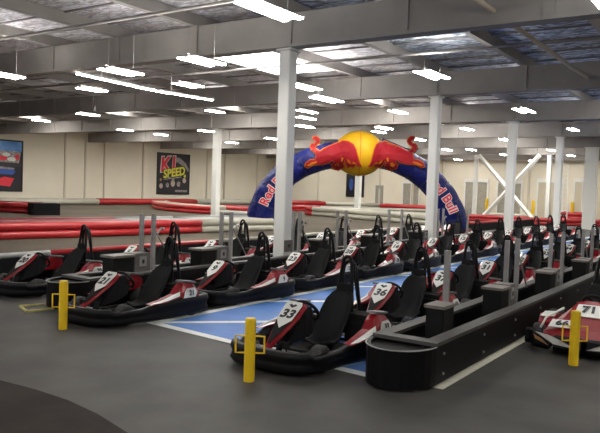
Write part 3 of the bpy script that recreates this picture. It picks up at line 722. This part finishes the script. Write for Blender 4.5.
for i in range(8, len(CC)-8, 8):
    d = (CC[i+1]-CC[i-1]).normalized(); bm = bmesh.new(); n = 24
    u = Vector((-d.y, d.x, 0)); ring = [CC[i]+u*math.cos(2*PI*k/n)*(AR*1.045)+Vector((0, 0, 1))*math.sin(2*PI*k/n)*(AR*1.045) for k in range(n)]
    tube(bm, ring, .018, 5, closed=True); obj('seam', bm, M['archnavy'], t)
# globe
gc = arch_pt(359, 153.5); bm = bmesh.new(); bmesh.ops.create_uvsphere(bm, u_segments=36, v_segments=20, radius=1)
bmesh.ops.scale(bm, vec=(1.12, .99, .80), verts=bm.verts); g = obj('yellow_globe', bm, M['archyel'], t, smooth=True, loc=(gc.x, gc.y, 0))
bm = bmesh.new(); tube(bm, [(0, .995*math.cos(a), .805*math.sin(a)) for a in [PI*k/24 for k in range(25)]], .02, 6); obj('globe_seam', bm, M['archor'], g)
bull = [(150, 138), (142, 127), (131, 117), (126, 103), (132, 92), (143, 92), (151, 84), (146, 76), (136, 74), (138, 64), (151, 62), (162, 71), (165, 83), (157, 95), (146, 101), (143, 108), (152, 118), (164, 126),
        (178, 115), (205, 102), (232, 92), (256, 82), (278, 86), (296, 98), (306, 120), (312, 145), (318, 168), (330, 188), (318, 185), (305, 178), (298, 190), (284, 186), (276, 192), (268, 176), (262, 160), (256, 176), (262, 190), (248, 194), (240, 200), (214, 193), (210, 178), (224, 168), (212, 160), (200, 170),
        (176, 176), (150, 178), (133, 181), (116, 191), (103, 186), (108, 172), (126, 160), (146, 158)]
def pix(p, mirror, zo):
    x = 678-(p[0]-4) if mirror else p[0]-4
    q = arch_pt(280+x/4, 120+p[1]/4, .6); q.z = 0; return q
from mathutils.geometry import tessellate_polygon
def blob(name, poly, m, mirror, zo, d, parent, grow=0):
    P = [pix(p, mirror, zo) for p in poly]
    if mirror: P = P[::-1]
    if grow:
        n = len(P); area = sum(P[i].x*P[(i+1) % n].y-P[(i+1) % n].x*P[i].y for i in range(n)); sg = 1 if area > 0 else -1
        Q = []
        for i in range(n):
            a = (P[i]-P[i-1]).normalized(); b = (P[(i+1) % n]-P[i]).normalized(); na = Vector((a.y, -a.x, 0)); nb = Vector((b.y, -b.x, 0)); nn = (na+nb)
            nn = nn.normalized() if nn.length > .3 else na
            Q.append(P[i]+nn*sg*grow)
        P = Q
    # follow the roundness of the tube and the globe: the depth of every point comes from the surface behind it
    def depth(p):
        dd = min((Vector((p.x, p.y, 0))-c).length for c in CC); a = math.sqrt(max(AR*AR-dd*dd, 0))
        e = 1-((p.x-gc.x)/1.12)**2-((p.y-gc.y)/.99)**2; b = .80*math.sqrt(e) if e > 0 else 0
        return max(a, b)
    z0 = min(.62, .62)
    bm = bmesh.new()
    fr = [bm.verts.new((p.x, p.y, zo)) for p in P]; f = bm.faces.new(fr)
    bmesh.ops.triangulate(bm, faces=[f], ngon_method='EAR_CLIP')
    for _ in range(3): bmesh.ops.subdivide_edges(bm, edges=[e for e in bm.edges if e.calc_length() > .22], cuts=1)
    bmesh.ops.triangulate(bm, faces=list(bm.faces))
    for v in bm.verts: v.co.z = depth(v.co)*.97+zo
    r = bmesh.ops.extrude_face_region(bm, geom=list(bm.faces)); vs = [e for e in r['geom'] if isinstance(e, bmesh.types.BMVert)]
    bmesh.ops.translate(bm, vec=(0, 0, d), verts=vs)
    return obj(name, bm, m, parent)
legs = [[(150, 165), (130, 170), (112, 182), (118, 186), (135, 175), (152, 171)], [(235, 170), (222, 180), (228, 188), (240, 184), (232, 181), (240, 174)], [(270, 158), (276, 172), (288, 178), (284, 168), (277, 160)], [(290, 168), (296, 178), (310, 176), (300, 170)], [(250, 150), (248, 165), (254, 168), (257, 152)]]
for mir in (False, True):
    b = blob('red_bull_figure', bull, M['archor'], mir, .03, .05, t, .040)
    b['label'] = 'red charging bull with orange outline'
    blob('bull_body', bull, M['archred'], mir, .085, .05, b)
    for L in legs: blob('leg_highlight', L, M['archor'], mir, .14, .03, b)
    bk = [(150, 118), (176, 100), (206, 88), (250, 72), (262, 66), (268, 78), (252, 84), (205, 103), (178, 116), (164, 127)]
# navy bump behind each bull
for mir in (False, True):
    hb = [(118, 112), (130, 96), (126, 106), (140, 118), (170, 108), (205, 92), (240, 78), (262, 66), (268, 80), (240, 100), (200, 118), (170, 135), (140, 140)]
    bm = bmesh.new(); P = [pix(p, mir, 0) for p in hb]
    extr(bm, [Vector((p.x, p.y, -.45)) for p in P], (0, 0, .38)); obj('navy_back', bm, M['archnavy'], t)
# lettering bent along the legs
AL = [0]
for i in range(1, len(CC)): AL.append(AL[-1]+(CC[i]-CC[i-1]).length)
def on_arch(s, h, rise):
    s = max(0, min(AL[-1]-1e-3, s)); i = 0
    while AL[i+1] < s: i += 1
    f = (s-AL[i])/(AL[i+1]-AL[i]); p = CC[i].lerp(CC[i+1], f); d = (CC[min(i+2, len(CC)-1)]-CC[max(i-1, 0)]).normalized(); u = Vector((-d.y, d.x, 0))
    a = h/(AR*1.07); a = max(-1.3, min(1.3, a)); r = AR*1.07+rise
    return p+u*math.sin(a)*r+Vector((0, 0, math.cos(a)*r))
def arch_text(s, size, m, bold, smid, rise, depth=.02):
    cu = bpy.data.curves.new('lettering', 'FONT'); cu.body = s; cu.size = size; cu.align_x = 'CENTER'; cu.align_y = 'CENTER'; cu.offset = bold; cu.resolution_u = 4
    cu.space_character = 1.04
    o = bpy.data.objects.new('lettering', cu); C.objects.link(o); bpy.context.view_layer.update()
    me = bpy.data.meshes.new_from_object(o.evaluated_get(bpy.context.evaluated_depsgraph_get())); bpy.data.objects.remove(o)
    bm = bmesh.new(); bm.from_mesh(me); bmesh.ops.remove_doubles(bm, verts=bm.verts, dist=1e-4)
    for _ in range(3): bmesh.ops.subdivide_edges(bm, edges=[e for e in bm.edges if e.calc_length() > .12], cuts=1); bmesh.ops.triangulate(bm, faces=list(bm.faces))
    for v in bm.verts: v.co = on_arch(smid+v.co.x, v.co.y, rise)
    return obj('lettering', bm, m, arch)
def arc_s(px, py):
    p = arch_pt(px, py); p.z = 0; i = min(range(len(CC)), key=lambda k: (CC[k]-p).length); return AL[i]
for smid in (arc_s(275, 187), arc_s(448, 193)-.16):
    arch_text('Red Bull', .53, M['kwhite'], .045, smid, .012); arch_text('Red Bull', .53, M['pred'], .010, smid, .030)

# ---------------------------------------------------------------- ceiling lights
def light(x, y, z, L, label, group, w=.42, twin=True, big=False):
    z = round(z, 2)
    t = thing('ceiling_light', label, 'ceiling light', (x, y, z), 0, group)
    if (w, L, z) not in LM:
        bm = bmesh.new(); bx(bm, (-w*.16, -L/2, .045), (w*.16, L/2, .075)); bx(bm, (-w*.46, -L/2, .02), (w*.46, -L/2+.03, .05)); bx(bm, (-w*.46, L/2-.03, .02), (w*.46, L/2, .05))
        h = mesh('housing', bm, M['pipe'])
        tb = []
        for s in ((-1, 1) if twin else (0,)):
            bm = bmesh.new(); q = w*.32; hw_ = w*.12 if twin else w*.3
            bx(bm, (s*q-hw_, -L/2+.03, .0), (s*q+hw_, L/2-.03, .025)); tb.append(mesh('light_tube', bm, M['tube']))
        bm = bmesh.new(); tube(bm, [(0, 0, .05), (0, 0, ZC-z+.1)], .003, 4)
        LM[(w, L, z)] = (h, tb, mesh('hanger', bm, M['pipe']))
    h, tb, hg = LM[(w, L, z)]
    link('housing', h, t)
    for m in tb: link('light_tube', m, t)
    for s in (-1, 1): link('hanger', hg, t, (0, s*L*.35, 0))
    return t
LM = {}
LL = [((270, 11.5), 1.35, 'big twin tube ceiling light at the top left of the nearest column'),
      ((202, 62), 1.5, 'twin tube ceiling light left of the skylight'), ((432, 75.5), 1.3, 'twin tube ceiling light above the second nearest column'),
      ((121, 72.5), 1.6, 'twin tube ceiling light above the long bright strip at left'), ((188, 85.5), 1.5, 'ceiling light right beside the long bright strip'),
      ((4, 76), 1.6, 'ceiling light cut by the left edge of the photo'), ((92, 90), 1.6, 'dim ceiling light below the long bright strip at left'),
      ((215, 112), 1.6, 'ceiling light above the column left of the arch'), ((41, 121), 1.6, 'ceiling light near the left wall above the racing poster'),
      ((125, 130.5), 1.6, 'ceiling light near the left wall between the two posters'), ((88, 115), 1.6, 'faint ceiling light between two brighter ones at left'),
      ((161, 135), 1.6, 'ceiling light above the lettered poster'), ((206, 131.5), 1.6, 'faint ceiling light left of the column before the arch'),
      ((232, 143), 1.6, 'ceiling light just right of the column left of the arch'), ((272, 139), 1.6, 'small ceiling light touching the left side of the nearest column'),
      ((304, 87.5), 1.5, 'ceiling light right of the nearest column, topmost of the stack there'), ((307, 112), 1.6, 'ceiling light right of the nearest column, second of the stack'),
      ((306, 118.5), 1.6, 'ceiling light right of the nearest column, third of the stack'), ((305, 127), 1.6, 'ceiling light right of the nearest column, lowest of the stack'),
      ((327, 100), 1.7, 'bright ceiling light with an orange edge above the left bull'), ((398, 112.5), 1.6, 'ceiling light above the right bull'),
      ((384, 128.5), 1.6, 'ceiling light over the yellow globe, upper of two'), ((379, 132.5), 1.6, 'ceiling light over the yellow globe, lower of two'),
      ((419, 140), 1.6, 'small ceiling light left of the second nearest column'), ((467, 129.5), 1.6, 'ceiling light between the second and third columns'),
      ((524, 111), 1.6, 'ceiling light above the third nearest column'), ((573, 130), 1.6, 'ceiling light above right of the fourth column'),
      ((505, 140), 1.6, 'small ceiling light at the left side of the third column, upper'), ((504, 155), 1.6, 'small ceiling light at the left side of the third column, lower'),
      ((551, 150.5), 1.6, 'small ceiling light at the fourth column top'), ((571, 156), 1.6, 'ceiling light right of the fourth column'),
      ((471, 150), 1.6, 'small ceiling light at the top of the left brace post'), ((480, 158), 1.6, 'small ceiling light at the upper end of the brace'),
      ((532, 161), 1.6, 'small ceiling light at the right upper end of the brace'), ((447, 150), 1.6, 'small ceiling light right of the second column'),
      ((458, 160), 1.6, 'small faint ceiling light above the roller door left of the braces'), ((606, -4), 1.3, 'ceiling light at the top right corner of the photo')]
for (px, py), L, lb in LL:
    zz = 4.60
    for zt in (4.60, 4.5, 4.4, 4.3, 4.7, 4.2, 4.1):            # keep the fixture clear of the girders
        p = atz(px, py, zt)
        if min(abs(p.y-g) for g in GY) > 1.0+L*.4: zz = zt; break
    p = atz(px, py, zz)
    if p.y > 54: zz = 4.45; p = atz(px, py, zz)
    if p.x < XL+1 or p.y > YB-1.2:
        v = ray(px, py); k = min((XL+1.2)/v.x if v.x < 0 else 1e9, (YB-1.5)/v.y); p = Vector((0, 0, CAM_H))+v*k; zz = p.z
    D = math.hypot(p.x, p.y); L = L if D < 11.5 else ((.95 if px < 260 else 1.3) if D < 24 else (.95 if px < 260 else 1.15))
    light(p.x, p.y, zz, L, lb, 'ceiling lights', .46 if D < 24 else .30, twin=True)
for x in (-22, -15, -9.5, -3.5, 2.5):
    for y in (2.0, -2.2): light(x, y, 4.6, 1.4, 'twin tube ceiling light of the rows above and behind the viewer', 'lights behind the viewer', .55)
for x, y in ((2.5, 7), (3, 13), (3, 20), (3, 28)): light(x, y, 4.6, 1.4, 'twin tube ceiling light right of the photo over the right lane', 'lights over the right lane', .55)
# band of glare from the fixtures at left, built as slim glowing strips
a, b = atz(78, 73.5, 4.62), atz(150, 89.5, 4.62); c, d = atz(152, 90, 4.62), atz(212, 100, 4.62)
for (p, q, lb) in ((a, b, 'long slim bright strip light at upper left, left piece'), (c, d, 'long slim bright strip light at upper left, right piece')):
    t = thing('glare_band', lb, 'strip light', (0, 0, 0))
    bm = bmesh.new(); n = Vector((.10, 0, 0)); extr(bm, [p-n, q-n, q+n, p+n], (0, 0, .05)); obj('housing', bm, M['white'], t)
    bm = bmesh.new(); n = Vector((.07, 0, 0)); extr(bm, [p-n-Vector((0, 0, .02)), q-n-Vector((0, 0, .02)), q+n-Vector((0, 0, .02)), p+n-Vector((0, 0, .02))], (0, 0, .03)); obj('glow_face', bm, M['tube'], t)
    bm = bmesh.new(); m_ = p.lerp(q, .3); tube(bm, [m_, m_+Vector((0, 0, .6))], .02, 5); obj('hanger', bm, M['white'], t)
# pipes under the roof
def pipe(pts, r, m, label, name='roof_pipe'):
    bm = bmesh.new(); tube(bm, pts, r, 8); o = obj(name, bm, m, smooth=True); tag(o, label, 'pipe')
p, q = atz(475, -2, 4.9), atz(599, 84, 4.9)
pipe([(p.x, 4, 4.9), (p.x, 25, 4.9)], .045, M['beamtan'], 'tan pipe running diagonally under the roof at upper right')
p = atz(0, 42, 5.1); q = atz(150, 15, 5.1)
pipe([(-24, p.y, 5.15), (8, q.y, 5.15)], .035, M['pipe'], 'thin grey pipe crossing under the roof before the nearest girder')
pipe([(-24, 15, 5.1), (8, 15, 5.1)], .03, M['pipe'], 'thin grey pipe crossing under the roof beyond the nearest girder')
p = atz(416, 0, 5.0)

for c in [c for c in ch0.children if c.name.startswith('grey_cabinet')]:   # the first box has no cabinet
    for g in list(c.children_recursive): bpy.data.objects.remove(g)
    bpy.data.objects.remove(c)
# ---------------------------------------------------------------- light and view
w = bpy.data.worlds.new('world'); sc.world = w; w.use_nodes = True
w.node_tree.nodes['Background'].inputs[0].default_value = (.9, .92, 1, 1); w.node_tree.nodes['Background'].inputs[1].default_value = .3
sc.view_settings.view_transform = 'Standard'; sc.view_settings.look = 'None'; sc.view_settings.exposure = .3; sc.view_settings.gamma = 1
